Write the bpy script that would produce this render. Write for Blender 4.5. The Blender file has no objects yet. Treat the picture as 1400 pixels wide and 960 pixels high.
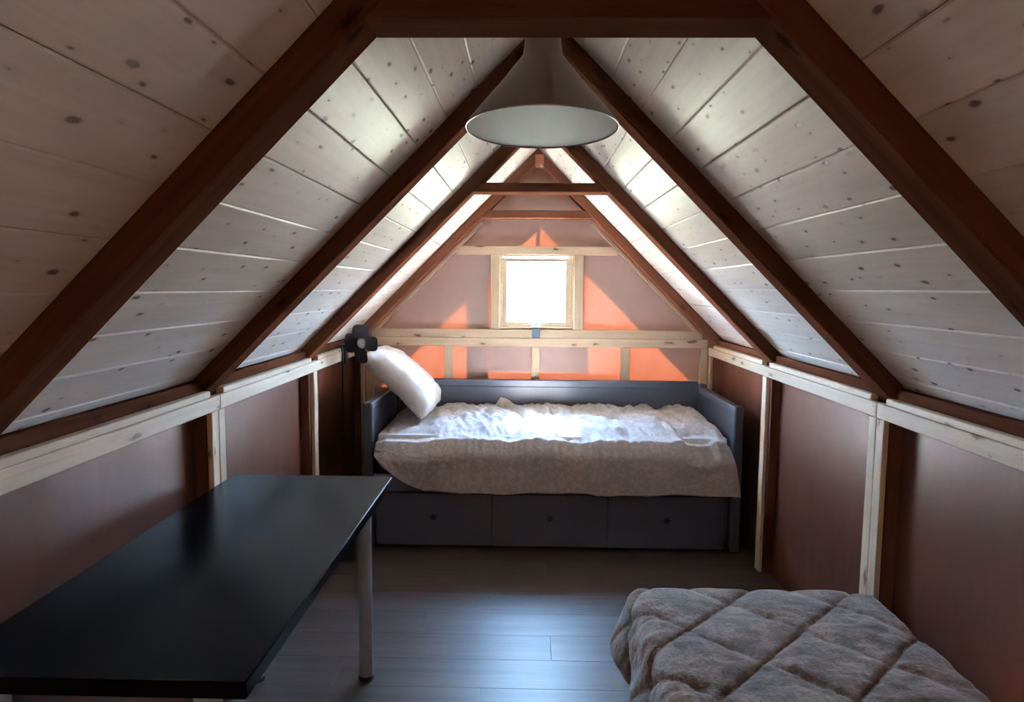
import bpy, bmesh, math, random
from mathutils import Vector, Matrix, noise

random.seed(7)
sc = bpy.context.scene
COL = sc.collection
pi = math.pi

# ------------------------------------------------------------------ camera
F_PX, YAW, PITCH, ROLL, CZ = 915.16, 0.0210, 0.0942, 0.0079, 1.4886
def cam_ray(u, w):
    x, y = u - 700.0, w - 480.0
    cr, sr = math.cos(ROLL), math.sin(ROLL)
    px, uu = (x*cr + y*sr)/F_PX, -(-x*sr + y*cr)/F_PX
    cp, sp = math.cos(PITCH), math.sin(PITCH)
    fw, z = cp + uu*sp, -sp + uu*cp
    c, s = math.cos(YAW), math.sin(YAW)
    return Vector((px*c - fw*s, px*s + fw*c, z))
fwd = cam_ray(700, 480).normalized()
rgt = (cam_ray(1700, 480) - cam_ray(700, 480)).normalized()
upv = (cam_ray(700, -520) - cam_ray(700, 480)).normalized()
cd = bpy.data.cameras.new('camera')
cd.sensor_fit = 'HORIZONTAL'; cd.sensor_width = 36.0; cd.lens = 36.0*F_PX/1400.0
cd.clip_start = 0.02; cd.clip_end = 300
cam = bpy.data.objects.new('camera', cd); COL.objects.link(cam)
cam.matrix_world = Matrix(((rgt.x, upv.x, -fwd.x, 0), (rgt.y, upv.y, -fwd.y, 0), (rgt.z, upv.z, -fwd.z, CZ), (0, 0, 0, 1)))
sc.camera = cam

# ------------------------------------------------------------------ world, sun, exposure
SKY_STRENGTH = 95.0
SUN_STRENGTH = 900.0
EXPOSURE = 1.38
wd = bpy.data.worlds.new('sky'); sc.world = wd; wd.use_nodes = True
nt = wd.node_tree; nt.nodes.clear()
wo = nt.nodes.new('ShaderNodeOutputWorld'); bg = nt.nodes.new('ShaderNodeBackground')
tc = nt.nodes.new('ShaderNodeTexCoord'); sx = nt.nodes.new('ShaderNodeSeparateXYZ'); rp = nt.nodes.new('ShaderNodeValToRGB')
mp = nt.nodes.new('ShaderNodeMapRange'); mp.inputs[1].default_value = -1; mp.inputs[2].default_value = 1
nt.links.new(tc.outputs['Generated'], sx.inputs[0]); nt.links.new(sx.outputs['Z'], mp.inputs[0]); nt.links.new(mp.outputs[0], rp.inputs[0])
e = rp.color_ramp.elements
e[0].position = 0.40; e[0].color = (0.16, 0.17, 0.13, 1)
e[1].position = 1.0; e[1].color = (0.30, 0.52, 1.0, 1)
a = e.new(0.49); a.color = (0.30, 0.32, 0.28, 1)
a = e.new(0.51); a.color = (0.57, 0.78, 1.0, 1)
a = e.new(0.72); a.color = (0.40, 0.66, 1.0, 1)
nt.links.new(rp.outputs[0], bg.inputs[0]); bg.inputs[1].default_value = SKY_STRENGTH; nt.links.new(bg.outputs[0], wo.inputs[0])

sl = bpy.data.lights.new('sun', 'SUN'); sl.energy = SUN_STRENGTH; sl.color = (1.0, 0.955, 0.93); sl.angle = math.radians(0.9)
sun = bpy.data.objects.new('sun', sl); COL.objects.link(sun)
SUN_DIR = Vector((0.06, -1.0, -1.28)).normalized()
sun.rotation_euler = SUN_DIR.to_track_quat('-Z', 'Y').to_euler(); sun.location = (0, 8, 8)

sc.view_settings.view_transform = 'Standard'; sc.view_settings.look = 'None'
sc.view_settings.gamma = 1.0; sc.view_settings.exposure = EXPOSURE; sc.view_settings.use_curve_mapping = False
sc.cycles.max_bounces = 12; sc.cycles.diffuse_bounces = 8; sc.cycles.glossy_bounces = 4; sc.cycles.transmission_bounces = 8
sc.cycles.sample_clamp_indirect = 12.0

# ------------------------------------------------------------------ material helpers
def new_mat(name):
    m = bpy.data.materials.new(name); m.use_nodes = True
    t = m.node_tree; t.nodes.clear()
    out = t.nodes.new('ShaderNodeOutputMaterial'); b = t.nodes.new('ShaderNodeBsdfPrincipled')
    t.links.new(b.outputs[0], out.inputs[0])
    return m, t, b, out
def nd(t, kind, **kw):
    n = t.nodes.new(kind)
    for k, v in kw.items(): setattr(n, k, v)
    return n
def ramp(t, stops, fac):
    r = nd(t, 'ShaderNodeValToRGB'); el = r.color_ramp.elements
    el[0].position, el[0].color = stops[0][0], (*stops[0][1], 1)
    el[1].position, el[1].color = stops[-1][0], (*stops[-1][1], 1)
    for p, c in stops[1:-1]:
        q = el.new(p); q.color = (*c, 1)
    t.links.new(fac, r.inputs[0]); return r
def mixc(t, fac, a, b, blend='MIX'):
    n = nd(t, 'ShaderNodeMix', data_type='RGBA', blend_type=blend)
    for s, v in ((0, fac), (6, a), (7, b)):
        if hasattr(v, 'is_linked'): t.links.new(v, n.inputs[s])
        elif s == 0: n.inputs[0].default_value = v
        else: n.inputs[s].default_value = (*v, 1)
    return n.outputs[2]
def obj_coords(t, scale, jitter=True):
    tc = nd(t, 'ShaderNodeTexCoord'); mpn = nd(t, 'ShaderNodeMapping')
    mpn.inputs['Scale'].default_value = scale
    src = tc.outputs['Object']
    if jitter:
        oi = nd(t, 'ShaderNodeObjectInfo'); mu = nd(t, 'ShaderNodeVectorMath', operation='MULTIPLY_ADD')
        cmb = nd(t, 'ShaderNodeCombineXYZ')
        for i in range(3): t.links.new(oi.outputs['Random'], cmb.inputs[i])
        mu.inputs[1].default_value = (7.3, 23.1, 5.7)
        t.links.new(cmb.outputs[0], mu.inputs[0]); t.links.new(src, mu.inputs[2]); src = mu.outputs[0]
    t.links.new(src, mpn.inputs[0]); return mpn.outputs[0]
def noise_n(t, vec, scale=1.0, detail=4, rough=0.55):
    n = nd(t, 'ShaderNodeTexNoise'); n.inputs['Scale'].default_value = scale
    n.inputs['Detail'].default_value = detail; n.inputs['Roughness'].default_value = rough
    t.links.new(vec, n.inputs['Vector']); return n.outputs[0]
def bump(t, b, h, strength, dist):
    n = nd(t, 'ShaderNodeBump'); n.inputs['Strength'].default_value = strength; n.inputs['Distance'].default_value = dist
    t.links.new(h, n.inputs['Height']); t.links.new(n.outputs[0], b.inputs['Normal'])

def wood(name, light, dark, knot, rough=0.5, knots=True, spec=0.5, kscale=(8.0, 3.2, 8.0), grain=(55, 2.2, 55), thr=0.085, var=0.16):
    """timber whose grain runs along each piece's own Y axis"""
    m, t, b, _ = new_mat(name)
    g = noise_n(t, obj_coords(t, grain), 1.0, 5, 0.6)
    c = ramp(t, [(0.30, dark), (0.62, light)], g).outputs[0]
    big = noise_n(t, obj_coords(t, (6, 1.1, 6)), 1.0, 2, 0.5)
    c = mixc(t, big, c, dark) if False else c
    br = nd(t, 'ShaderNodeMapRange'); br.inputs[1].default_value = 0.3; br.inputs[2].default_value = 0.7
    br.inputs[3].default_value = 1 - var; br.inputs[4].default_value = 1 + var*0.4; t.links.new(big, br.inputs[0])
    oi = nd(t, 'ShaderNodeObjectInfo'); r2 = nd(t, 'ShaderNodeMapRange'); r2.inputs[3].default_value = 1 - var*0.7; r2.inputs[4].default_value = 1.0
    t.links.new(oi.outputs['Random'], r2.inputs[0])
    mm = nd(t, 'ShaderNodeMath', operation='MULTIPLY'); t.links.new(br.outputs[0], mm.inputs[0]); t.links.new(r2.outputs[0], mm.inputs[1])
    hv = nd(t, 'ShaderNodeVectorMath', operation='SCALE'); t.links.new(c, hv.inputs[0]); t.links.new(mm.outputs[0], hv.inputs['Scale'])
    c = hv.outputs[0]
    if knots:
        v = nd(t, 'ShaderNodeTexVoronoi', voronoi_dimensions='2D'); v.inputs['Scale'].default_value = 1.0; v.inputs['Randomness'].default_value = 1.0
        sxyz = nd(t, 'ShaderNodeSeparateXYZ'); cxy = nd(t, 'ShaderNodeCombineXYZ'); axz = nd(t, 'ShaderNodeMath', operation='ADD')
        t.links.new(obj_coords(t, kscale), sxyz.inputs[0]); t.links.new(sxyz.outputs[0], axz.inputs[0]); t.links.new(sxyz.outputs[2], axz.inputs[1])
        t.links.new(axz.outputs[0], cxy.inputs[0]); t.links.new(sxyz.outputs[1], cxy.inputs[1]); t.links.new(cxy.outputs[0], v.inputs['Vector'])
        wob = noise_n(t, obj_coords(t, (60, 30, 60)), 1.0, 2)
        ad = nd(t, 'ShaderNodeMath', operation='MULTIPLY_ADD'); ad.inputs[1].default_value = 0.18; ad.inputs[2].default_value = -0.09
        t.links.new(wob, ad.inputs[0])
        sm = nd(t, 'ShaderNodeMath', operation='ADD'); t.links.new(v.outputs['Distance'], sm.inputs[0]); t.links.new(ad.outputs[0], sm.inputs[1])
        # a random size for each knot, many cells have none
        sp = nd(t, 'ShaderNodeSeparateColor'); t.links.new(v.outputs['Color'], sp.inputs[0])
        sz = nd(t, 'ShaderNodeMapRange'); sz.inputs[1].default_value = 0.30; sz.inputs[2].default_value = 1.0
        sz.inputs[3].default_value = -0.02; sz.inputs[4].default_value = thr; t.links.new(sp.outputs[0], sz.inputs[0])
        df = nd(t, 'ShaderNodeMath', operation='SUBTRACT'); t.links.new(sz.outputs[0], df.inputs[0]); t.links.new(sm.outputs[0], df.inputs[1])
        k1 = nd(t, 'ShaderNodeMapRange'); k1.inputs[1].default_value = -0.03; k1.inputs[2].default_value = 0.03; t.links.new(df.outputs[0], k1.inputs[0])
        c = mixc(t, k1.outputs[0], c, knot)
        h2 = nd(t, 'ShaderNodeMapRange'); h2.inputs[1].default_value = -0.16; h2.inputs[2].default_value = 0.0; h2.inputs[4].default_value = 0.25
        t.links.new(df.outputs[0], h2.inputs[0]); c = mixc(t, h2.outputs[0], c, tuple(0.5*(p + q) for p, q in zip(dark, knot)))
    t.links.new(c, b.inputs['Base Color']); b.inputs['Roughness'].default_value = rough; b.inputs['Specular IOR Level'].default_value = spec
    bump(t, b, g, 0.25, 0.002)
    return m

M = {}
M['plank'] = wood('whitewashed_pine', (0.86, 0.815, 0.775), (0.78, 0.72, 0.67), (0.06, 0.038, 0.03), 0.46, spec=0.4, kscale=(18.0, 7.5, 18.0), thr=0.112)
M['pine'] = wood('fresh_pine', (0.71, 0.59, 0.44), (0.61, 0.48, 0.34), (0.10, 0.05, 0.025), 0.5, kscale=(10, 3.0, 10), thr=0.10)
M['stain'] = wood('brown_stained_timber', (0.097, 0.037, 0.022), (0.065, 0.024, 0.014), (0.02, 0.01, 0.008), 0.8, spec=0.0, thr=0.09)
M['post'] = wood('brown_stained_post', (0.13, 0.045, 0.025), (0.085, 0.030, 0.018), (0.03, 0.012, 0.008), 0.6, spec=0.2, thr=0.09)
M['laminate'] = wood('grey_brown_laminate', (0.075, 0.053, 0.046), (0.040, 0.027, 0.023), (0.03, 0.022, 0.02), 0.42, spec=0.38, knots=False, grain=(30, 1.4, 30), var=0.25)
M['bright_pine'] = wood('planed_pine_sash', (0.72, 0.62, 0.48), (0.62, 0.50, 0.36), (0.2, 0.1, 0.05), 0.45, knots=False)

def plain(name, col, rough=0.5, metal=0.0, nscale=40, namt=0.12, bstr=0.0, bdist=0.002, spec=0.5):
    m, t, b, _ = new_mat(name)
    n = noise_n(t, obj_coords(t, (nscale,)*3, False), 1.0, 3)
    c = ramp(t, [(0.3, tuple(x*(1 - namt) for x in col)), (0.7, tuple(min(1, x*(1 + namt)) for x in col))], n).outputs[0]
    t.links.new(c, b.inputs['Base Color']); b.inputs['Roughness'].default_value = rough; b.inputs['Metallic'].default_value = metal
    b.inputs['Specular IOR Level'].default_value = spec
    if bstr: bump(t, b, n, bstr, bdist)
    return m
M['bed_grey'] = plain('blue_grey_paint', (0.066, 0.082, 0.120), 0.38, nscale=6, namt=0.05)
M['knob'] = plain('dark_knob', (0.006, 0.007, 0.010), 0.45)
M['black_top'] = plain('black_laminate', (0.004, 0.0045, 0.007), 0.24, nscale=200, namt=0.1, spec=0.045)
M['table_edge'] = plain('black_edge_band', (0.010, 0.010, 0.012), 0.22)
M['leg_metal'] = plain('silver_painted_steel', (0.27, 0.37, 0.50), 0.42, 0.1, namt=0.03)
M['black_plastic'] = plain('black_plastic', (0.012, 0.013, 0.017), 0.42)
M['black_rubber'] = plain('black_rubber', (0.010, 0.010, 0.010), 0.7)
M['chrome'] = plain('bright_reflector', (0.85, 0.85, 0.83), 0.12, 1.0, namt=0.02)
M['bulb_glass'] = plain('pearl_bulb', (0.82, 0.82, 0.80), 0.25, nscale=90, namt=0.35)
M['latch'] = plain('blue_grey_latch', (0.022, 0.040, 0.058), 0.7, spec=0.2)
M['screw'] = plain('steel_screw', (0.6, 0.58, 0.55), 0.3, 1.0)
M['white_cotton'] = plain('white_cotton', (0.80, 0.80, 0.82), 0.85, nscale=14, namt=0.02, bstr=0.5, bdist=0.012)
M['ticking'] = plain('pale_ticking', (0.45, 0.44, 0.42), 0.9)
M['diffuser'] = plain('frosted_diffuser', (0.20, 0.21, 0.225), 0.6, namt=0.02)
M['bracket'] = plain('reddish_timber_block', (0.33, 0.11, 0.055), 0.5, nscale=25, namt=0.2)
M['roof_deck'] = plain('roof_underlay', (0.05, 0.045, 0.04), 0.8)
M['insulation'] = plain('insulation_core', (0.10, 0.05, 0.03), 0.9)

# brushed aluminium: fine rings round the shade's axis
m, t, b, _ = new_mat('brushed_aluminium')
n = noise_n(t, obj_coords(t, (2, 2, 9), False), 1.0, 2)
c = ramp(t, [(0.3, (0.22, 0.178, 0.160)), (0.7, (0.26, 0.212, 0.192))], n).outputs[0]
t.links.new(c, b.inputs['Base Color']); b.inputs['Metallic'].default_value = 0.9; b.inputs['Roughness'].default_value = 0.33
M['alu'] = m

# vapour-barrier film, glossy and creased
def film(name, col, rough, translucent=0.0, tcol=(1, 1, 1), vertical=True):
    m, t, b, out = new_mat(name)
    v = obj_coords(t, (3.2, 3.2, 0.9) if vertical else (3, 3, 3), False)
    n = noise_n(t, v, 1.0, 4, 0.5)
    n2 = noise_n(t, obj_coords(t, (2.2, 2.2, 1.6), False), 1.0, 3)
    c = ramp(t, [(0.3, tuple(x*0.85 for x in col)), (0.7, tuple(x*1.15 for x in col))], n2).outputs[0]
    t.links.new(c, b.inputs['Base Color']); b.inputs['Roughness'].default_value = rough; b.inputs['Specular IOR Level'].default_value = 0.36
    ad = nd(t, 'ShaderNodeMath', operation='ADD'); t.links.new(n, ad.inputs[0]); t.links.new(n2, ad.inputs[1])
    bump(t, b, ad.outputs[0], 0.35, 0.02)
    if translucent:
        tr = nd(t, 'ShaderNodeBsdfTranslucent'); tr.inputs[0].default_value = (*tcol, 1)
        mx = nd(t, 'ShaderNodeMixShader'); mx.inputs[0].default_value = translucent
        t.links.new(b.outputs[0], mx.inputs[1]); t.links.new(tr.outputs[0], mx.inputs[2]); t.links.new(mx.outputs[0], out.inputs[0])
    return m
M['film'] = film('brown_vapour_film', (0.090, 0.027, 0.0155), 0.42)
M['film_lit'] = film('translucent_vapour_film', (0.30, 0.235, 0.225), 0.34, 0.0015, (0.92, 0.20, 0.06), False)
M['film_fill'] = film('added_fill_film', (0.30, 0.20, 0.175), 0.32, 0.0165, (0.95, 0.36, 0.15), False)  # more translucent film, added behind the viewer as a warm fill

# window glass: mostly clear with a faint reflection
m, t, b, out = new_mat('window_glass')
tr = nd(t, 'ShaderNodeBsdfTransparent'); gl = nd(t, 'ShaderNodeBsdfGlossy'); gl.inputs['Roughness'].default_value = 0.03
tr.inputs[0].default_value = (0.93, 0.96, 0.97, 1)
mx = nd(t, 'ShaderNodeMixShader'); mx.inputs[0].default_value = 0.05; t.links.new(tr.outputs[0], mx.inputs[1]); t.links.new(gl.outputs[0], mx.inputs[2])
t.links.new(mx.outputs[0], out.inputs[0]); M['glass'] = m

# woven bedspread with a damask-like figure
m, t, b, _ = new_mat('damask_bedspread')
v = nd(t, 'ShaderNodeTexVoronoi', feature='SMOOTH_F1'); v.inputs['Scale'].default_value = 1.0; v.inputs['Randomness'].default_value = 0.35
cv = obj_coords(t, (17, 17, 17), False); t.links.new(cv, v.inputs['Vector'])
n = noise_n(t, obj_coords(t, (38, 38, 38), False), 1.0, 3, 0.6)
ad = nd(t, 'ShaderNodeMath', operation='MULTIPLY_ADD'); ad.inputs[1].default_value = 0.9; t.links.new(n, ad.inputs[0]); t.links.new(v.outputs['Distance'], ad.inputs[2])
wv = nd(t, 'ShaderNodeMath', operation='SINE'); ml = nd(t, 'ShaderNodeMath', operation='MULTIPLY'); ml.inputs[1].default_value = 14.0
t.links.new(ad.outputs[0], ml.inputs[0]); t.links.new(ml.outputs[0], wv.inputs[0])
mr = nd(t, 'ShaderNodeMapRange'); mr.inputs[1].default_value = -0.4; mr.inputs[2].default_value = 0.6; t.links.new(wv.outputs[0], mr.inputs[0])
c = mixc(t, mr.outputs[0], (0.41, 0.395, 0.40), (0.49, 0.475, 0.48))
t.links.new(c, b.inputs['Base Color']); b.inputs['Roughness'].default_value = 0.72
b.inputs['Sheen Weight'].default_value = 0.25
bump(t, b, mr.outputs[0], 0.25, 0.003)
M['damask'] = m

# plush quilt
m, t, b, _ = new_mat('plush_quilt')
n1 = noise_n(t, obj_coords(t, (9, 9, 9), False), 1.0, 6, 0.65); n2 = noise_n(t, obj_coords(t, (85, 85, 85), False), 1.0, 4, 0.7)
ad = nd(t, 'ShaderNodeMath', operation='MULTIPLY_ADD'); ad.inputs[1].default_value = 0.6; t.links.new(n2, ad.inputs[0]); t.links.new(n1, ad.inputs[2])
c = ramp(t, [(0.58, (0.070, 0.049, 0.037)), (0.78, (0.140, 0.105, 0.084)), (0.96, (0.29, 0.235, 0.20))], ad.outputs[0]).outputs[0]
t.links.new(c, b.inputs['Base Color']); b.inputs['Roughness'].default_value = 0.9; b.inputs['Sheen Weight'].default_value = 0.4
bump(t, b, n2, 0.7, 0.006)
M['plush'] = m

# ------------------------------------------------------------------ mesh helpers
def bm_box(bm, lo, hi, bev=0.0):
    r = bmesh.ops.create_cube(bm, size=1.0)
    vs = r['verts']
    for v in vs:
        v.co = Vector([(lo[i] + hi[i])/2 + v.co[i]*(hi[i] - lo[i]) for i in range(3)])
    if bev:
        es = list({e for v in vs for e in v.link_edges})
        bmesh.ops.bevel(bm, geom=es, offset=bev, segments=1, affect='EDGES', profile=0.5)
def bm_lathe(bm, prof, segs=48, cap=True):
    rings = []
    for r, z in prof:
        rings.append([bm.verts.new((r*math.cos(2*pi*k/segs), r*math.sin(2*pi*k/segs), z)) for k in range(segs)])
    for a_, b_ in zip(rings[:-1], rings[1:]):
        for k in range(segs): bm.faces.new((a_[k], a_[(k+1) % segs], b_[(k+1) % segs], b_[k]))
    if cap:
        bm.faces.new(rings[0][::-1]); bm.faces.new(rings[-1])
def bm_tube(bm, pts, r, segs=8):
    pts = [Vector(p) for p in pts]; rings = []
    for i, p in enumerate(pts):
        d = (pts[min(i+1, len(pts)-1)] - pts[max(i-1, 0)]).normalized()
        a_ = d.orthogonal().normalized() if i == 0 else (rings_a - d*rings_a.dot(d)).normalized()
        rings_a = a_; b_ = d.cross(a_)
        rings.append([bm.verts.new(p + a_*(r*math.cos(2*pi*k/segs)) + b_*(r*math.sin(2*pi*k/segs))) for k in range(segs)])
    for A, B in zip(rings[:-1], rings[1:]):
        for k in range(segs): bm.faces.new((A[k], A[(k+1) % segs], B[(k+1) % segs], B[k]))
    bm.faces.new(rings[0][::-1]); bm.faces.new(rings[-1])
def bm_prism(bm, poly, axis, lo, hi):
    """extrude a polygon; axis 'y': poly is (x, z); axis 'x': (y, z); axis 'z': (x, y)"""
    def P(p, h): return {'y': (p[0], h, p[1]), 'x': (h, p[0], p[1]), 'z': (p[0], p[1], h)}[axis]
    A = [bm.verts.new(P(p, lo)) for p in poly]; B = [bm.verts.new(P(p, hi)) for p in poly]
    n_ = len(poly); bm.faces.new(A); bm.faces.new(B[::-1])
    for i in range(n_): bm.faces.new((A[i], B[i], B[(i+1) % n_], A[(i+1) % n_]))
def finish(name, bm, mat, smooth=False):
    bmesh.ops.recalc_face_normals(bm, faces=bm.faces)
    me = bpy.data.meshes.new(name); bm.to_mesh(me); bm.free()
    if smooth:
        for p in me.polygons: p.use_smooth = True
    if mat: me.materials.append(M[mat])
    return me
def link(name, me, parent=None, mat4=None):
    o = bpy.data.objects.new(name, me); COL.objects.link(o)
    if parent is not None: o.parent = parent
    if mat4 is not None:
        o.matrix_basis = world_of(parent).inverted() @ mat4 if parent is not None else mat4
    return o
def world_of(o):
    m_ = o.matrix_basis.copy()
    return world_of(o.parent) @ m_ if o.parent else m_
def obj(name, bm, mat, parent=None, smooth=False, frame=None):
    """bm holds world coordinates; frame is the object's own world matrix (default: its parent's)"""
    if frame is None: frame = world_of(parent) if parent is not None else Matrix.Identity(4)
    bm.transform(frame.inverted())
    return link(name, finish(name, bm, mat, smooth), parent, frame)
def auto_smooth(o, ang=40):
    for p in o.data.polygons: p.use_smooth = True
    o.data.set_sharp_from_angle(angle=math.radians(ang))
def thing(name, label, cat, loc=(0, 0, 0), group=None):
    o = bpy.data.objects.new(name, None); COL.objects.link(o); o.location = loc
    o.matrix_basis = Matrix.Translation(loc); o.empty_display_size = 0.1
    return tag(o, label, cat, group)
def tag(o, label, cat, group=None):
    o['label'] = label; o['category'] = cat
    if group: o['group'] = group
    return o
def structure(name, bm, mat, **kw):
    o = obj(name, bm, mat, **kw); o['kind'] = 'structure'; return o
MESH = {}
def board(name, lo, hi, axis, mat, parent, bev=0.003):
    """a box piece of timber; its grain (own Y) runs along the world axis given"""
    lo, hi = Vector(lo), Vector(hi); c = (lo + hi)/2; s = hi - lo
    R = {'y': Matrix.Identity(3), 'x': Matrix(((0, 1, 0), (-1, 0, 0), (0, 0, 1))), 'z': Matrix(((1, 0, 0), (0, 0, -1), (0, 1, 0)))}[axis]
    ls = R.transposed() @ s; ls = Vector([abs(x) for x in ls])
    key = (name, mat, tuple(round(x, 4) for x in ls), bev)
    if key not in MESH:
        bm = bmesh.new(); bm_box(bm, -ls/2, ls/2, bev); MESH[key] = finish(name, bm, mat)
    return link(name, MESH[key], parent, Matrix.Translation(c) @ R.to_4x4())

# ------------------------------------------------------------------ room dimensions (metres)
XC = 0.0665                     # ridge line
XL, XR = -1.1055, 1.2385        # faces of the light battens on the knee walls
FL, FR = -1.1705, 1.3035        # film behind them
YN, YB = -1.30, 4.60            # near gable, far gable film
U0 = 2.31                       # underside of rafters at the ridge
B0 = 2.395                      # underside of the ceiling planks at the ridge
TRUSS = [(1.21, 1.31, True), (2.308, 2.409, False), (3.422, 3.53, True), (4.45, 4.555, True)]

# ------------------------------------------------------------------ floor
bm = bmesh.new(); bm_box(bm, (FL - 0.16, YN - 0.05, -0.20), (FR + 0.16, YB + 0.05, -0.012))
floor = structure('floor', bm, 'roof_deck')
FW, FLN = 0.193, 1.285
bm = bmesh.new(); bm_box(bm, (-FW/2 + 0.0003, -FLN/2 + 0.0003, -0.011), (FW/2 - 0.0003, FLN/2 - 0.0003, 0.0), 0.0007)
fb_me = finish('floor_board', bm, 'laminate')
RX = Matrix(((0, 1, 0), (-1, 0, 0), (0, 0, 1))).to_4x4()
row = 0; y = YN
while y < YB - 0.02:
    w = min(FW, YB - y); x = FL - (0.0, 0.55, 0.27, 0.83)[row % 4]
    while x < FR:
        x0, x1 = max(x, FL), min(x + FLN, FR)
        if x1 - x0 > 0.03:
            if abs(x1 - x0 - FLN) < 1e-4 and w == FW:
                link('floor_board', fb_me, floor, Matrix.Translation(((x0 + x1)/2, y + w/2, 0)) @ RX)
            else:
                board('floor_board', (x0 + 0.0003, y + 0.0003, -0.011), (x1 - 0.0003, y + w - 0.0003, 0), 'x', 'laminate', floor, 0.0007)
        x += FLN
    y += FW; row += 1

# ------------------------------------------------------------------ ceiling: roof deck with tongue-and-groove planks on both slopes
OVER = 0.40                     # roof overhang past the far gable
bm = bmesh.new()
T0, T1 = B0 + 0.030, B0 + 0.095
EAVE = 1.36
bm_prism(bm, [(XC, T0), (XC + EAVE, T0 - EAVE), (XC + EAVE, T1 - EAVE), (XC, T1), (XC - EAVE, T1 - EAVE), (XC - EAVE, T0 - EAVE)], 'y', YN - 0.15, YB + OVER)
ceiling = structure('ceiling', bm, 'roof_deck')
def plank_mesh(wd_, ln):
    g, th, h = 0.0038, 0.018, wd_/2 - 0.0006
    bm = bmesh.new()
    # own X across the board, own Y along it, own -Z the face seen from the room; chamfered V joints
    bm_prism(bm, [(-h + g, 0.0), (h - g, 0.0), (h, g*0.6), (h, th), (-h, th), (-h, g*0.6)], 'y', -ln/2 + 0.0008, ln/2 - 0.0008)
    return finish('plank', bm, 'plank')
JOINT = 3.476
for side, ph, step in ((-1, 0.046, 0.0975), (1, 0.0115, 0.0995)):
    edges = [0.0] + [ph + step*k for k in range(1, 20) if ph + step*k < EAVE - 0.03] if ph < 0.03 else [0.0, ph] + [ph + step*k for k in range(1, 20) if ph + step*k < EAVE - 0.03]
    for i in range(len(edges) - 1):
        a_, b_ = edges[i], edges[i+1]
        for y0, y1 in ((YN, JOINT), (JOINT, YB + OVER - 0.01)):
            key = ('plank', round((b_ - a_)*1.41421, 4), round(y1 - y0, 3))
            if key not in MESH: MESH[key] = plank_mesh((b_ - a_)*1.41421, y1 - y0)
            mid = (a_ + b_)/2; off = random.uniform(-0.0008, 0.0008)
            c = Vector((XC + side*mid, (y0 + y1)/2, B0 - mid + off))
            # local z = outward roof normal
            nz = Vector((side, 0, 1)).normalized(); ny = Vector((0, 1, 0)); nx = ny.cross(nz)
            R = Matrix((nx, ny, nz)).transposed().to_4x4()
            link('plank', MESH[key], ceiling, Matrix.Translation(c) @ R)

# ------------------------------------------------------------------ roof trusses
def slope_frame(side, y):
    d = Vector((side, 0, -1)).normalized(); nz = Vector((side, 0, 1)).normalized(); nx = d.cross(nz)
    return Matrix.Translation((XC + side*0.6, y, U0 - 0.6)) @ Matrix((nx, d, nz)).transposed().to_4x4()
labels = ['brown-stained roof truss nearest the viewer, its wide collar tie crossing the top of the view',
          'second brown roof truss from the viewer, meeting behind the pendant lamp, without a collar tie',
          'third brown roof truss, its thin collar tie just below the pendant lamp',
          'farthest brown roof truss, standing against the film-covered gable wall around the window']
for (y0, y1, tie), lab in zip(TRUSS, labels):
    root = thing('roof_truss', lab, 'roof truss', (XC, (y0 + y1)/2, U0 - 1.2), 'brown roof trusses')
    TOP = B0 - U0 - 0.001; E = 1.232
    for s in (-1, 1):
        bm = bmesh.new()
        poly = [(XC + s*0.0005, U0), (XC + s*0.0005, U0 + TOP), (XC + s*E, U0 + TOP - E), (XC + s*E, U0 - E)]
        bm_prism(bm, poly, 'y', y0, y1)
        es = [e_ for e_ in bm.edges if abs((e_.verts[0].co - e_.verts[1].co).y) < 1e-5 and (e_.verts[0].co - e_.verts[1].co).length > 0.5]
        bmesh.ops.bevel(bm, geom=es, offset=0.004, segments=1, affect='EDGES')
        obj('rafter', bm, 'stain', root, frame=slope_frame(s, (y0 + y1)/2))
    if tie:
        zc = {0: 1.956, 2: 1.968, 3: 1.945}[[t_[0] for t_ in TRUSS].index(y0)]
        h = {0: 0.056, 2: 0.046, 3: 0.05}[[t_[0] for t_ in TRUSS].index(y0)]
        hw = U0 - zc; hw2 = U0 - zc - h
        bm = bmesh.new(); bm_prism(bm, [(XC - hw + 0.001, zc), (XC + hw - 0.001, zc), (XC + hw2 - 0.001, zc + h), (XC - hw2 + 0.001, zc + h)], 'y', y0 + 0.001, y1 - 0.001)
        bmesh.ops.bevel(bm, geom=[e_ for e_ in bm.edges if abs((e_.verts[0].co - e_.verts[1].co).x) > 0.3], offset=0.003, segments=1, affect='EDGES')
        fr = Matrix.Translation((XC, (y0 + y1)/2, zc)) @ RX
        obj('collar_tie', bm, 'stain', root, frame=fr)
    if y0 == 4.45:      # ridge block hanging from the apex with its screw
        bm = bmesh.new(); bm_box(bm, (0.047, 4.405, 2.262), (0.103, 4.449, 2.345), 0.004)
        k = obj('ridge_block', bm, 'bracket', root); k['label'] = 'reddish wooden block under the apex'
        bm = bmesh.new(); bm_lathe(bm, [(0.001, 0.0), (0.009, 0.001), (0.010, 0.005), (0.005, 0.009)], 12)
        bm.transform(Matrix.Translation((0.088, 4.404, 2.272)) @ Matrix.Rotation(pi/2, 4, 'X'))
        obj('screw', bm, 'screw', k)

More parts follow.
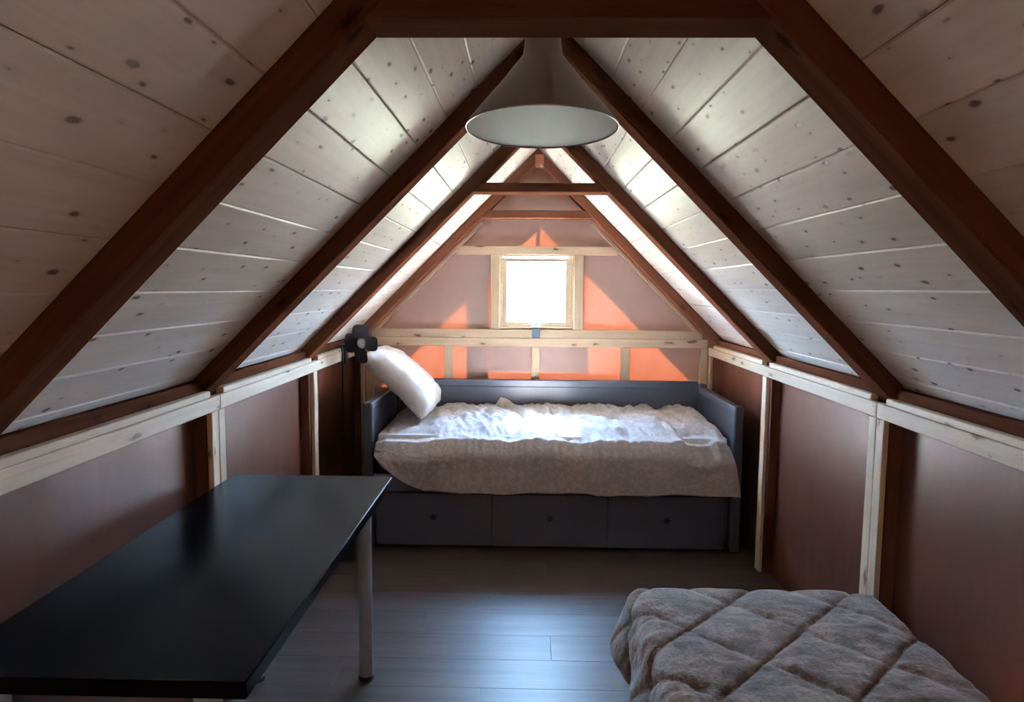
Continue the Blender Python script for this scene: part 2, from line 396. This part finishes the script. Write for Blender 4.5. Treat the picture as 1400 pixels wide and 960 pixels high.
# ------------------------------------------------------------------ walls: film over the frame, posts, battens and rails
def film_sheet(fn, us, vs, keep=None, disp=0.006):
    """fn(u, v, d) -> world point with the film bulged d out of plane"""
    bm = bmesh.new(); G = {}
    def vert(i, j):
        if (i, j) not in G:
            u, v = us[i], vs[j]
            d = disp*(noise.noise((u*4.0, v*1.3, 3.7)) + 0.5*noise.noise((u*9.0, v*3.0, 9.1)))
            G[(i, j)] = bm.verts.new(fn(u, v, d))
        return G[(i, j)]
    for i in range(len(us) - 1):
        for j in range(len(vs) - 1):
            if keep is None or keep((us[i] + us[i+1])/2, (vs[j] + vs[j+1])/2):
                bm.faces.new((vert(i, j), vert(i+1, j), vert(i+1, j+1), vert(i, j+1)))
    return bm
def lin(a_, b_, n_): return [a_ + (b_ - a_)*k/n_ for k in range(n_ + 1)]

walls = {}
for side, X, s in (('left', FL, -1), ('right', FR, 1)):
    bm = film_sheet(lambda u, v, d: (X + s*abs(d)*1.0, u, v), lin(YN, YB, 150), [-0.011] + lin(0.0, 1.14, 30))
    r = bmesh.ops.extrude_face_region(bm, geom=bm.faces[:])   # gives the wall its insulated depth
    for v in [g for g in r['geom'] if isinstance(g, bmesh.types.BMVert)]: v.co.x = X + s*0.12
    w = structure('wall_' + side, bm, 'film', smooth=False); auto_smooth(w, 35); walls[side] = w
def x_pair(s, a_, b_):
    """depths measured from the batten face (positive = into the wall)"""
    X = XL if s < 0 else XR
    p, q = X + s*a_, X + s*b_
    return min(p, q), max(p, q)
Y_END = 4.555
for side, s in (('left', -1), ('right', 1)):
    w = walls[side]
    # stained wall plate under the rafter feet
    x0, x1 = x_pair(s, 0.034, 0.064); ys = [YN] + [v for t_ in TRUSS[:3] for v in t_[:2]] + [4.448]
    for a_, b_ in zip(ys[0::2], ys[1::2]): board('wall_plate', (x0, a_ + 0.001, 1.046), (x1, b_ - 0.001, 1.154), 'y', 'stain', w)
    # rail board, in two lengths butted over the second post
    x0, x1 = x_pair(s, 0.0, 0.028)
    cuts = [YN, 2.375, Y_END] if s < 0 else [YN, 2.358, Y_END]
    for a_, b_ in zip(cuts[:-1], cuts[1:]): board('rail', (x0, a_ + 0.001, 1.042), (x1, b_ - 0.001, 1.095), 'y', 'pine', w)
    # thin top laths, notched where the rafters come down
    x0, x1 = x_pair(s, 0.003, 0.032)
    ys = [YN] + [v for t_ in TRUSS[:3] for v in t_[:2]] + [4.44]
    for a_, b_ in zip(ys[0::2], ys[1::2]): board('top_lath', (x0, a_, 1.0955), (x1, b_, 1.118), 'y', 'pine', w)
    for i, (y0, y1, _) in enumerate(TRUSS):
        if i == 3: y0, y1 = 4.50, 4.555
        ym = (y0 + y1)/2
        # stained post against the film, with pale battens nailed to its face
        x0, x1 = x_pair(s, 0.021, 0.066); board('post', (x0, ym - 0.055 if i < 3 else 4.50, 0.0), (x1, ym + 0.055 if i < 3 else 4.555, 1.0415), 'z', 'post', w)
        x0, x1 = x_pair(s, 0.001, 0.0205)
        if i in (0, 1):
            board('batten', (x0, ym - 0.052, 0.0), (x1, ym - 0.001, 1.0415), 'z', 'pine', w)
            board('batten', (x0, ym + 0.002, 0.0), (x1, ym + 0.052, 1.0415), 'z', 'pine', w)
        elif i == 2: board('batten', (x0, ym - 0.03, 0.0), (x1, ym + 0.028, 1.0415), 'z', 'pine', w)
        else: board('batten', (x0, 4.503, 0.0), (x1, 4.552, 1.0415), 'z', 'pine', w)

# far gable: translucent film, pale rails and studs
WX0, WX1, WZ0, WZ1 = -0.215, 0.352, 1.214, 1.714      # opening in the film
us = sorted(set(lin(-1.28, 1.42, 108) + [WX0, WX1])); vs = sorted(set([-0.011] + lin(0.0, 2.44, 98) + [WZ0, WZ1]))
bm = film_sheet(lambda u, v, d: (u, YB - 0.004 + abs(d)*1.6, v), us, vs,
                lambda u, v: v < B0 + 0.03 - abs(u - XC) and not (WX0 < u < WX1 and WZ0 < v < WZ1), 0.006)
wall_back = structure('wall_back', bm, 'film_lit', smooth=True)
YF0, YF1 = 4.556, 4.592
for k in range(6): board('shade_board', (-1.34, 4.655, -0.01 + k*0.147), (1.48, 4.675, 0.135 + k*0.147), 'x', 'post', wall_back)  # unseen boards added outside to keep sun off the lower film
board('shade_board', (-0.415, 4.655, 0.876), (-0.265, 4.675, 1.62), 'z', 'post', wall_back); board('shade_board', (0.058, 4.655, 1.746), (0.084, 4.675, 2.2), 'z', 'post', wall_back)  # unseen board and lath added to break up the sunlit film
wb = lambda n_, x0, x1, z0, z1, ax, y0=YF0, y1=YF1: board(n_, (x0, y0, z0), (x1, y1, z1), ax, 'pine', wall_back)
wb('rail', -0.478, 0.612, 1.710, 1.768, 'x')
wb('rail', -1.06, 1.195, 1.149, 1.206, 'x', 4.556); wb('rail', -1.10, 1.235, 1.088, 1.1475, 'x', 4.557)
for x0, x1 in ((-0.561, -0.500), (0.036, 0.096), (0.648, 0.709)): wb('stud', x0, x1, 0.0, 1.0875, 'z')
wb('stud', 1.185, 1.235, 0.0, 1.0875, 'z'); wb('stud', -1.10, -1.05, 0.0, 1.0875, 'z')
for s in (-1, 1):       # thin pale strips clamping the film along the last truss
    d = Vector((s, 0, -1)).normalized(); nz = Vector((s, 0, 1)).normalized(); nx = d.cross(nz)
    Mx = Matrix.Translation((XC + s*0.74, 4.574, U0 - 0.74 - 0.012)) @ Matrix((nx, d, nz)).transposed().to_4x4()
    bm = bmesh.new(); bm_box(bm, (-0.016, -0.52, -0.013), (0.016, 0.52, 0.008), 0.002)
    link('strip', finish('strip', bm, 'pine'), wall_back, Mx)

# near gable, unseen behind the viewer: film added to let in warm fill light
bm = film_sheet(lambda u, v, d: (u, YN + 0.004 - abs(d)*1.6, v), lin(-1.28, 1.42, 54), [-0.011] + lin(0.0, 2.44, 49),
                lambda u, v: v < B0 + 0.03 - abs(u - XC), 0.006)
wall_front = structure('wall_front', bm, 'film_fill', smooth=True)

# ------------------------------------------------------------------ window
bm = bmesh.new()        # fixed frame lining the opening
for lo, hi in (((-0.179, 4.56, 1.2135), (-0.166, 4.66, 1.7095)), ((0.306, 4.56, 1.2135), (0.319, 4.66, 1.7095)),
               ((-0.166, 4.56, 1.2135), (0.306, 4.66, 1.222)), ((-0.166, 4.56, 1.7005), (0.306, 4.66, 1.7095))): bm_box(bm, lo, hi, 0.001)
for lo, hi in (((-0.1655, 4.610, 1.2225), (-0.150, 4.625, 1.700)), ((0.286, 4.610, 1.2225), (0.3055, 4.625, 1.700)), ((-0.150, 4.610, 1.2225), (0.286, 4.625, 1.240))): bm_box(bm, lo, hi)
for lo, hi in (((-0.245, 4.606, 1.19), (-0.1795, 4.70, 1.745)), ((0.3195, 4.606, 1.19), (0.385, 4.70, 1.745)), ((-0.26, 4.606, 1.165), (0.42, 4.80, 1.189))): bm_box(bm, lo, hi, 0.003)  # unseen outer jambs and sill, sill deepened to shade the film below
win = structure('window_1', bm, 'bright_pine')
board('casing', (-0.244, 4.548, 1.2065), (-0.1795, 4.592, 1.7095), 'z', 'pine', win)
board('casing', (0.3195, 4.548, 1.2065), (0.384, 4.592, 1.7095), 'z', 'pine', win)
bm = bmesh.new()
for lo, hi in (((-0.1655, 4.567, 1.226), (-0.134, 4.607, 1.690)), ((0.264, 4.567, 1.226), (0.3055, 4.607, 1.690)),
               ((-0.134, 4.568, 1.226), (0.264, 4.606, 1.259)), ((-0.134, 4.568, 1.664), (0.264, 4.606, 1.690))): bm_box(bm, lo, hi, 0.002)
obj('sash', bm, 'bright_pine', win)
bm = bmesh.new(); bm_box(bm, (-0.136, 4.585, 1.257), (0.266, 4.589, 1.666)); obj('pane', bm, 'glass', win)
bm = bmesh.new()
bm_box(bm, (0.041, 4.527, 1.150), (0.093, 4.555, 1.216), 0.004); bm_box(bm, (0.034, 4.522, 1.2165), (0.094, 4.5655, 1.228), 0.003)
la = obj('latch', bm, 'latch', win); la['label'] = 'blue-grey window latch on the rail below the sash'
bm = bmesh.new(); bm_tube(bm, [(0.064, 4.54, 1.228), (0.066, 4.538, 1.242), (0.070, 4.537, 1.252)], 0.004, 8); obj('latch_lever', bm, 'latch', la)
bm = bmesh.new(); bm_tube(bm, [(0.111, 4.556, 1.194), (0.111, 4.540, 1.194)], 0.006, 8); obj('latch_pin', bm, 'screw', la)

# ------------------------------------------------------------------ pendant lamp
LX, LY, LZ = 0.035, 1.75, 1.887
lamp = thing('pendant_lamp', 'brushed aluminium cone pendant lamp hanging from the ridge between the first trusses', 'lamp', (LX, LY, LZ))
TILT = Matrix.Translation((LX, LY, LZ + 0.29)) @ Matrix.Rotation(math.radians(-2.6), 4, 'X') @ Matrix.Translation((0, 0, -0.29))
def at_lamp(bm): bm.transform(TILT); return bm
outer = [(0.1925, 0.0), (0.1930, 0.003), (0.186, 0.014), (0.160, 0.046), (0.130, 0.082), (0.100, 0.117), (0.077, 0.148), (0.0605, 0.168), (0.0505, 0.182), (0.0475, 0.200), (0.0435, 0.235), (0.0425, 0.262)]
inner = [(r - 0.0015, z + 0.0005) for r, z in outer][::-1]
bm = bmesh.new(); bm_lathe(bm, outer + [(0.041, 0.262)] + inner[1:], 96, cap=False)
n_ = len(bm.verts); bm.verts.ensure_lookup_table()
for k in range(96): bm.faces.new((bm.verts[k], bm.verts[n_ - 96 + k], bm.verts[n_ - 96 + (k+1) % 96], bm.verts[(k+1) % 96]))
o = obj('lamp_shade', at_lamp(bm), 'alu', lamp); auto_smooth(o, 35)
bm = bmesh.new(); bm_lathe(bm, [(0.001, 0.0030), (0.1875, 0.0030), (0.1875, 0.0075), (0.001, 0.0075)], 96); o = obj('diffuser', at_lamp(bm), 'diffuser', lamp); auto_smooth(o, 35)
bm = bmesh.new(); bm_lathe(bm, [(0.0405, 0.258), (0.0405, 0.268), (0.026, 0.278), (0.010, 0.284), (0.006, 0.296)], 40); o = obj('cap', at_lamp(bm), 'alu', lamp); auto_smooth(o, 35)
bm = bmesh.new(); bm_tube(bm, [(LX, LY, LZ + 0.29), (LX + 0.003, LY, LZ + 0.38), (LX + 0.006, LY, 2.352)], 0.003, 8); obj('cord', bm, 'black_plastic', lamp)
bm = bmesh.new(); bm_lathe(bm, [(0.006, -0.052), (0.03, -0.045), (0.034, -0.015), (0.034, 0.0)], 32); bm.transform(Matrix.Translation((LX + 0.006, LY, 2.385 - 0.031))); o = obj('canopy', bm, 'alu', lamp); auto_smooth(o, 35)

# ------------------------------------------------------------------ daybed
DB0, DB1, DF, DBK = -0.919, 1.222, 3.705, 4.545
bed = thing('daybed', 'blue-grey painted wooden daybed with three drawers standing under the gable window', 'bed', (0.15, 4.12, 0))
def rbox(lo, hi, bev=0.004):
    bm = bmesh.new(); bm_box(bm, lo, hi, bev); return bm
for x0, x1 in ((DB0, DB0 + 0.055), (DB1 - 0.055, DB1)):
    bm = rbox((x0 + 0.012, DF + 0.05, 0.05), (x1 - 0.012, DBK - 0.04, 0.815)); ep = obj('end_panel', bm, 'bed_grey', bed)
    obj('top_rail', rbox((x0 + 0.002, DF + 0.05, 0.790), (x1 - 0.002, DBK - 0.04, 0.832), 0.008), 'bed_grey', ep)
    obj('leg', rbox((x0, DF, 0.0), (x1, DF + 0.06, 0.836), 0.008), 'bed_grey', bed)
    obj('leg', rbox((x0, DBK - 0.05, 0.0), (x1, DBK, 0.850), 0.008), 'bed_grey', bed)
bp = obj('back_panel', rbox((DB0 + 0.056, DBK - 0.034, 0.25), (DB1 - 0.056, DBK - 0.010, 0.83)), 'bed_grey', bed)
obj('top_rail', rbox((DB0 + 0.056, DBK - 0.042, 0.815), (DB1 - 0.056, DBK - 0.002, 0.868), 0.008), 'bed_grey', bp)
obj('front_rail', rbox((DB0 + 0.056, DF + 0.004, 0.325), (DB1 - 0.056, DF + 0.03, 0.425)), 'bed_grey', bed)
obj('base', rbox((DB0 + 0.056, DF + 0.05, 0.03), (DB1 - 0.056, DBK - 0.045, 0.40)), 'bed_grey', bed)
for x0, x1 in ((-0.847, -0.1885), (-0.1855, 0.4715), (0.4745, 1.133)):
    d = obj('drawer', rbox((x0, DF + 0.006, 0.014), (x1, DF + 0.048, 0.318), 0.003), 'bed_grey', bed)
    bm = bmesh.new(); bm_lathe(bm, [(0.008, 0.0), (0.007, 0.010), (0.015, 0.016), (0.017, 0.022), (0.013, 0.028), (0.002, 0.030)], 24)
    bm.transform(Matrix.Translation(((x0 + x1)/2, DF + 0.0065, 0.185)) @ Matrix.Rotation(pi/2, 4, 'X'))
    k = obj('knob', bm, 'knob', d); auto_smooth(k, 35); k['label'] = 'dark round drawer knob'
# mattress under the bedspread
MX0, MX1 = DB0 + 0.066, DB1 - 0.066
bm = bmesh.new(); bm_box(bm, (MX0, DF + 0.04, 0.43), (MX1, DBK - 0.055, 0.588))
bmesh.ops.bevel(bm, geom=bm.edges[:], offset=0.05, segments=4, affect='EDGES', profile=0.5)
mt = obj('mattress', bm, 'ticking', bed, smooth=True); mt['label'] = 'pale mattress under the bedspread'

def fbm(x, y, z, o=4):
    s, a_, f = 0.0, 1.0, 1.0
    for _ in range(o): s += a_*noise.noise((x*f, y*f, z*f)); a_ *= 0.5; f *= 2.0
    return s
def sstep(a_, b_, x):
    t_ = min(1, max(0, (x - a_)/(b_ - a_))); return t_*t_*(3 - 2*t_)
def grid_mesh(bm, P):
    V = [[bm.verts.new(p) for p in r] for r in P]
    for i in range(len(V) - 1):
        for j in range(len(V[0]) - 1): bm.faces.new((V[i][j], V[i+1][j], V[i+1][j+1], V[i][j+1]))

# bedspread over the daybed: crumpled on top, hanging down in front of the drawers
def zhem(x):
    if x < -0.77: h = 0.545 + (x + 0.855)/(0.085)*(0.456 - 0.545)
    elif x < -0.56: h = 0.456 + (x + 0.77)/0.21*(0.336 - 0.456) - 0.010*math.sin((x + 0.77)/0.21*pi)
    else: h = 0.336
    return h + 0.006*math.sin(x*9.0) + 0.004*math.sin(x*23 + 1)
P = []
NX, NT, ND = 260, 110, 46
for i in range(NX + 1):
    fx = i/NX; x = MX0 + 0.002 + (MX1 - MX0 - 0.004)*fx; row_ = []
    zf = 0.648 - 0.012*sstep(0.75, 1.0, fx)
    endr = min(x - MX0, MX1 - x)
    edge = 0.028*(1 - sstep(0.0, 0.06, endr))
    for j in range(NT + 1):
        fy = j/NT; y = DBK - 0.047 - (DBK - 0.047 - (DF + 0.03))*fy
        wr = 0.018*fbm(x*5.5 + 1.7*y, y*3.2, 0.3, 3) + 0.030*(0.35 - abs(fbm(x*7 + y*2, y*4 - x*2, 4.4, 2))) + 0.012*(0.3 - abs(noise.noise((x*22 + y*6, y*7, 2.0)))) + 0.004*fbm(x*40, y*24, 2.0, 2)
        wr += 0.020*(0.22 - abs(noise.noise((x*12 + y*5, y*4.5 - x, 7.7))))*sstep(0.0, 0.3, fy) + 0.035*math.exp(-((x + 0.155)/0.05)**2 - ((fy - 0.03)/0.05)**2)
        under = sstep(-0.50, -0.60, x); wr = wr*(1 - 0.8*under) - 0.014*under
        wr *= 0.85 + 0.65*sstep(1.0, 0.5, fy)
        z = zf + 0.016 + 0.028*(1 - fy) + wr - edge
        z -= 0.042*sstep(0.70, 1.0, fy)**1.6 + 0.006*noise.noise((x*26, fy*2.5, 3.3))*sstep(0.55, 0.9, fy)
        row_.append(Vector((x, y, max(z, 0.634 if fy < 0.93 else 0.60))))
    zt = row_[-1].z; h = zhem(x)
    for j in range(1, ND + 1):
        f = j/ND
        drop = (zt - h)*f
        yy = DF + 0.03 - 0.066*math.sin(min(1.0, drop/0.11)*pi/2)
        fold = 0.010*fbm(x*7, f*1.2, 8.0, 3)*f + 0.004*fbm(x*24, f*4, 1.0, 2)
        xx = x + 0.070*f*sstep(0.80, 1.0, fx)*(1.0 - 0.25*f) - 0.010*f*sstep(0.2, 0.0, fx)*0
        row_.append(Vector((xx, min(yy + fold, DF - 0.008) if f > 0.35 else yy + fold*0.3, zt - drop + 0.0)))
    P.append(row_)
bm = bmesh.new(); grid_mesh(bm, P)
bs = obj('bedspread', bm, 'damask', smooth=True)
so = bs.modifiers.new('thickness', 'SOLIDIFY'); so.thickness = 0.006; so.offset = 0.0
tag(bs, 'grey damask bedspread crumpled over the daybed and hanging over its front', 'bedspread')

# pillow slumped over the left end panel
def pillow():
    bm = bmesh.new(); NS, NTt = 56, 40
    # centre line in the X-Z plane, from the foot on the bed up to the head on the rail
    ctrl = [Vector((-0.625, 0.695)), Vector((-0.660, 0.795)), Vector((-0.755, 0.900)), Vector((-0.865, 0.992)), Vector((-0.985, 1.070))]
    def cl(t_):
        t_ = t_*(len(ctrl) - 1); i = min(int(t_), len(ctrl) - 2); f = t_ - i
        p0 = ctrl[max(i-1, 0)]; p1 = ctrl[i]; p2 = ctrl[i+1]; p3 = ctrl[min(i+2, len(ctrl)-1)]
        return 0.5*((2*p1) + (p2 - p0)*f + (2*p0 - 5*p1 + 4*p2 - p3)*f*f + (3*p1 - p0 - 3*p2 + p3)*f**3)
    top, bot = [], []
    for i in range(NS + 1):
        a_ = -1 + 2*i/NS; a_ = math.sin(a_*pi/2)
        c = cl((a_ + 1)/2); tg = (cl(min(1, (a_ + 1)/2 + 0.01)) - cl(max(0, (a_ + 1)/2 - 0.01))).normalized(); nr = Vector((-tg.y, tg.x))
        if nr.x < 0: nr = -nr
        rt, rb = [], []
        for j in range(NTt + 1):
            b_ = math.sin((-1 + 2*j/NTt)*pi/2)
            prof = max(0.0, (1 - abs(a_)**3.2))**0.5*max(0.0, (1 - abs(b_)**3.6))**0.42
            yy = 4.215 + 0.262*b_*(1 - 0.06*(1 - abs(a_)**2)) ; 
            wr = 0.006*fbm(a_*3, b_*3, 5.0, 3) + 0.004*abs(fbm(a_*7 + b_*2, b_*5, 2.0, 2))
            tp = 1.0 - 0.22*sstep(-0.45, -1.0, a_)
            wr += 0.022*abs(noise.noise((b_*5 + 3, a_*2.0, 1.0)))*sstep(0.2, -0.8, a_) + 0.018*abs(noise.noise((a_*4 + b_, b_*2.0, 6.0))) - 0.012
            prof *= tp
            h1 = 0.108*prof + wr*(prof > 0.05); h2 = 0.090*prof + wr*0.5*(prof > 0.05)
            rt.append(bm.verts.new((c.x + nr.x*h1, yy, c.y + nr.y*h1)))
            edge = i in (0, NS) or j in (0, NTt)
            rb.append(rt[-1] if edge else bm.verts.new((c.x - nr.x*h2, yy, c.y - nr.y*h2)))
        top.append(rt); bot.append(rb)
    for i in range(NS):
        for j in range(NTt):
            bm.faces.new((top[i][j], top[i+1][j], top[i+1][j+1], top[i][j+1]))
            f = (bot[i][j], bot[i][j+1], bot[i+1][j+1], bot[i+1][j])
            if len(set(f)) >= 3 and bm.faces.get(f) is None:
                try: bm.faces.new(f)
                except ValueError: pass
    return bm
pl = obj('pillow', pillow(), 'white_cotton', smooth=True)
tag(pl, 'plump white pillow leaning over the left end of the daybed', 'pillow')

# ------------------------------------------------------------------ clamp spotlight with barn doors on the left rail
SP = Vector((-0.968, 3.872, 1.158))
spot = thing('clamp_spotlight', 'black clip-on spotlight with four barn-door flaps on the left wall rail by the pillow', 'lamp', (-1.09, 4.02, 1.119))
bm = bmesh.new(); bm_lathe(bm, [(0.012, 0.088), (0.034, 0.080), (0.043, 0.06), (0.043, 0.0), (0.037, 0.0), (0.036, 0.045), (0.004, 0.050)], 32, cap=True)
fr = Matrix.Translation(SP) @ Matrix.Rotation(math.radians(-12), 4, 'Z') @ Matrix.Rotation(-pi/2, 4, 'X')     # own +Z points away from the viewer
bm.transform(fr); o = obj('lamp_head', bm, 'black_plastic', spot); auto_smooth(o, 35)
bm = bmesh.new(); bm_lathe(bm, [(0.002, 0.006), (0.012, 0.007), (0.023, 0.011), (0.0345, 0.028), (0.0345, 0.034), (0.002, 0.034)], 32); bm.transform(fr)
o = obj('bulb', bm, 'bulb_glass', spot); auto_smooth(o, 35); o['label'] = 'shiny reflector bulb'
for ang, w, l, tilt in ((0, 0.080, 0.090, 14), (90, 0.112, 0.074, 12), (180, 0.108, 0.080, 12), (270, 0.086, 0.082, -4)):
    bm = bmesh.new()
    pts = [(-w/2*0.7, 0.0), (w/2*0.7, 0.0), (w/2, 0.016)] + [(w/2*math.copysign(abs(math.cos(q))**0.6, math.cos(q)), 0.62*l + 0.38*l*math.sin(q)**0.8) for q in (0.0, 0.35, 0.75, 1.15, 1.57, 1.99, 2.39, 2.79)] + [(-w/2, 0.62*l), (-w/2, 0.016)]
    bm_prism(bm, pts, 'z', -0.001, 0.001)
    bm.transform(fr @ Matrix.Rotation(math.radians(ang), 4, 'Z') @ Matrix.Translation((0, 0.032, 0.0)) @ Matrix.Rotation(math.radians(tilt), 4, 'X'))
    obj('barn_door', bm, 'black_plastic', spot)
bm = bmesh.new(); bm_box(bm, (-1.130, 3.99, 1.1185), (-1.055, 4.035, 1.140), 0.004); bm_box(bm, (-1.100, 3.99, 1.025), (-1.080, 4.035, 1.120), 0.004); bm_tube(bm, [(-1.085, 4.012, 1.135), (-1.03, 3.985, 1.165), (-0.985, 3.945, 1.158)], 0.009, 8)
o = obj('clamp', bm, 'black_plastic', spot)
bm = bmesh.new(); bm_tube(bm, [(-1.092, 4.02, 1.13), (-1.108, 3.98, 1.125), (-1.096, 3.955, 1.09), (-1.097, 3.955, 0.9), (-1.100, 3.953, 0.60), (-1.098, 3.950, 0.30), (-1.094, 3.93, 0.05), (-1.07, 3.85, 0.008), (-1.04, 3.72, 0.006)], 0.005, 8)
obj('cord', bm, 'black_plastic', spot)
bm = bmesh.new(); bm_box(bm, (-1.112, 3.938, 0.555), (-1.086, 3.964, 0.62), 0.006); obj('switch', bm, 'black_plastic', spot)

# black bin on the floor at the foot of the daybed
bm = bmesh.new()
A = [(-1.075, 3.485), (-0.912, 3.485), (-0.912, 3.64), (-1.075, 3.64)]
bm_box(bm, (-1.075, 3.485, 0.0), (-0.912, 3.64, 0.17), 0.008)
top_f = max(bm.faces, key=lambda f: f.calc_center_median().z)
r = bmesh.ops.inset_individual(bm, faces=[top_f], thickness=0.008); bmesh.ops.translate(bm, verts=top_f.verts, vec=(0, 0, -0.14))
bi = obj('bin', bm, 'black_plastic'); tag(bi, 'small black box on the floor behind the table, beside the daybed', 'box')

# ------------------------------------------------------------------ black table on silver legs
TX0, TX1, TY0, TY1, TZ = -1.0985, -0.497, 1.13, 2.453, 0.7788
tab = thing('table', 'long black table on round silver legs along the left wall', 'table', ((TX0 + TX1)/2, (TY0 + TY1)/2, 0))
bm = bmesh.new(); bm_box(bm, (TX0, TY0, TZ - 0.034), (TX1, TY1, TZ))
bmesh.ops.bevel(bm, geom=bm.edges[:], offset=0.003, segments=2, affect='EDGES')
o = obj('tabletop', bm, 'black_top', tab); auto_smooth(o, 50)
for x, y in ((TX1 - 0.100, TY1 - 0.035), (TX0 + 0.09, TY1 - 0.06), (TX1 - 0.10, TY0 + 0.06), (TX0 + 0.09, TY0 + 0.06)):
    bm = bmesh.new(); bm_lathe(bm, [(0.0255, 0.014), (0.0255, TZ - 0.042)], 32); bm_box(bm, (-0.045, -0.03, TZ - 0.042), (0.045, 0.03, TZ - 0.0345), 0.002); bm.transform(Matrix.Translation((x, y, 0)))
    lg = obj('leg', bm, 'leg_metal', tab); auto_smooth(lg, 35)
    bm = bmesh.new(); bm_lathe(bm, [(0.029, 0.0), (0.030, 0.006), (0.027, 0.0145)], 32); bm.transform(Matrix.Translation((x, y, 0)))
    ft = obj('foot', bm, 'black_rubber', lg); auto_smooth(ft, 35); ft['label'] = 'black plastic foot'

# ------------------------------------------------------------------ near bed with a quilted plush cover
QX0, QX1, QY0, QY1, QZ = 0.385, 1.222, 0.34, 2.325, 0.415
nb = thing('single_bed', 'low single bed along the right wall, hidden under the quilted plush cover', 'bed', (0.8, 1.35, 0))
obj('base', rbox((QX0 + 0.045, QY0 + 0.05, 0.06), (QX1 - 0.015, QY1 - 0.04, 0.23), 0.01), 'bed_grey', nb)
for x in (QX0 + 0.09, QX1 - 0.07):
    for y in (QY0 + 0.1, QY1 - 0.1): obj('leg', rbox((x - 0.025, y - 0.025, 0.0), (x + 0.025, y + 0.025, 0.0595), 0.003), 'black_plastic', nb)
bm = bmesh.new(); bm_box(bm, (QX0 + 0.05, QY0 + 0.03, 0.232), (QX1 - 0.02, QY1 - 0.05, QZ - 0.05))
bmesh.ops.bevel(bm, geom=bm.edges[:], offset=0.03, segments=3, affect='EDGES')
m2 = obj('mattress', bm, 'ticking', nb, smooth=True)
OV = 0.19; step = 0.0095
nx = int((QX1 - QX0 + OV)/step); ny = int((QY1 - QY0 + OV)/step)
P = []
R_ = 0.045
for i in range(nx + 1):
    cx = QX0 - OV + (QX1 - QX0 + OV)*i/nx; row_ = []
    for j in range(ny + 1):
        cy = QY0 + (QY1 - QY0 + OV)*j/ny
        u = (cx - cy + 1.142)/0.355; v = (cx + cy - 2.526)/0.36
        du = abs(u - round(u)); dv = abs(v - round(v))
        puff = 0.013*(1 - math.exp(-du/0.030))*(1 - 0.75*math.exp(-dv/0.035)) + 0.005*math.sin(pi*du)*math.sin(pi*dv)*4*0.35
        cr = 0.006*fbm(cx*8, cy*8, 1.0, 4) + 0.005*(0.2 - abs(noise.noise((cx*14 + cy*4, cy*26, 5.0)))) + 0.006*abs(fbm(cx*5 + cy*3, cy*16, 7.0, 3))
        # extra crumples gathered along the stitch lines
        cr += 0.006*math.exp(-min(du, dv)/0.10)*fbm((cx + cy)*22, (cx - cy)*22, 3.0, 2)
        h = puff + cr*(0.35 + 0.65*sstep(QY1 - 0.02, QY1 - 0.25, cy))
        ox, oy = max(0.0, QX0 + R_ - cx), max(0.0, cy - (QY1 - R_)); d = math.hypot(ox, oy); d = min(d, 0.235 + 0.25*max(0.0, d - 0.235)) if d > 0 else 0.0
        bx, by = max(cx, QX0 + R_), min(cy, QY1 - R_)
        if d > 0:
            hd = math.hypot(ox, oy); dx, dy = -ox/hd, oy/hd
            arc = R_*pi/2
            if d < arc: th = d/R_; out_, dz = R_*math.sin(th), R_*(1 - math.cos(th))
            else: out_, dz = R_ + 0.26*(d - arc), R_ + 0.96*(d - arc); th = pi/2
            # the corner of the cover hangs free in a wider fold
            cor = min(ox, oy)/hd; out_ += 0.20*cor*max(0.0, d - arc) + 0.012*math.sin(cy*14 + cx*5)*sstep(arc, arc + 0.12, d)
            n3 = Vector((dx*math.sin(th), dy*math.sin(th), math.cos(th)))
            p = Vector((bx + dx*out_, by + dy*out_, QZ - dz)) + n3*h
        else:
            p = Vector((cx, cy, QZ + h))
        sag = 0.012*(1 - sstep(0.0, 0.10, QX1 - cx)); p.z -= sag
        row_.append(p)
    P.append(row_)
bm = bmesh.new(); grid_mesh(bm, P)
qc = obj('quilt', bm, 'plush', smooth=True)
so = qc.modifiers.new('thickness', 'SOLIDIFY'); so.thickness = 0.008; so.offset = 0.0
tag(qc, 'grey-brown plush bedspread quilted in diamonds over the near bed at lower right', 'bedspread')
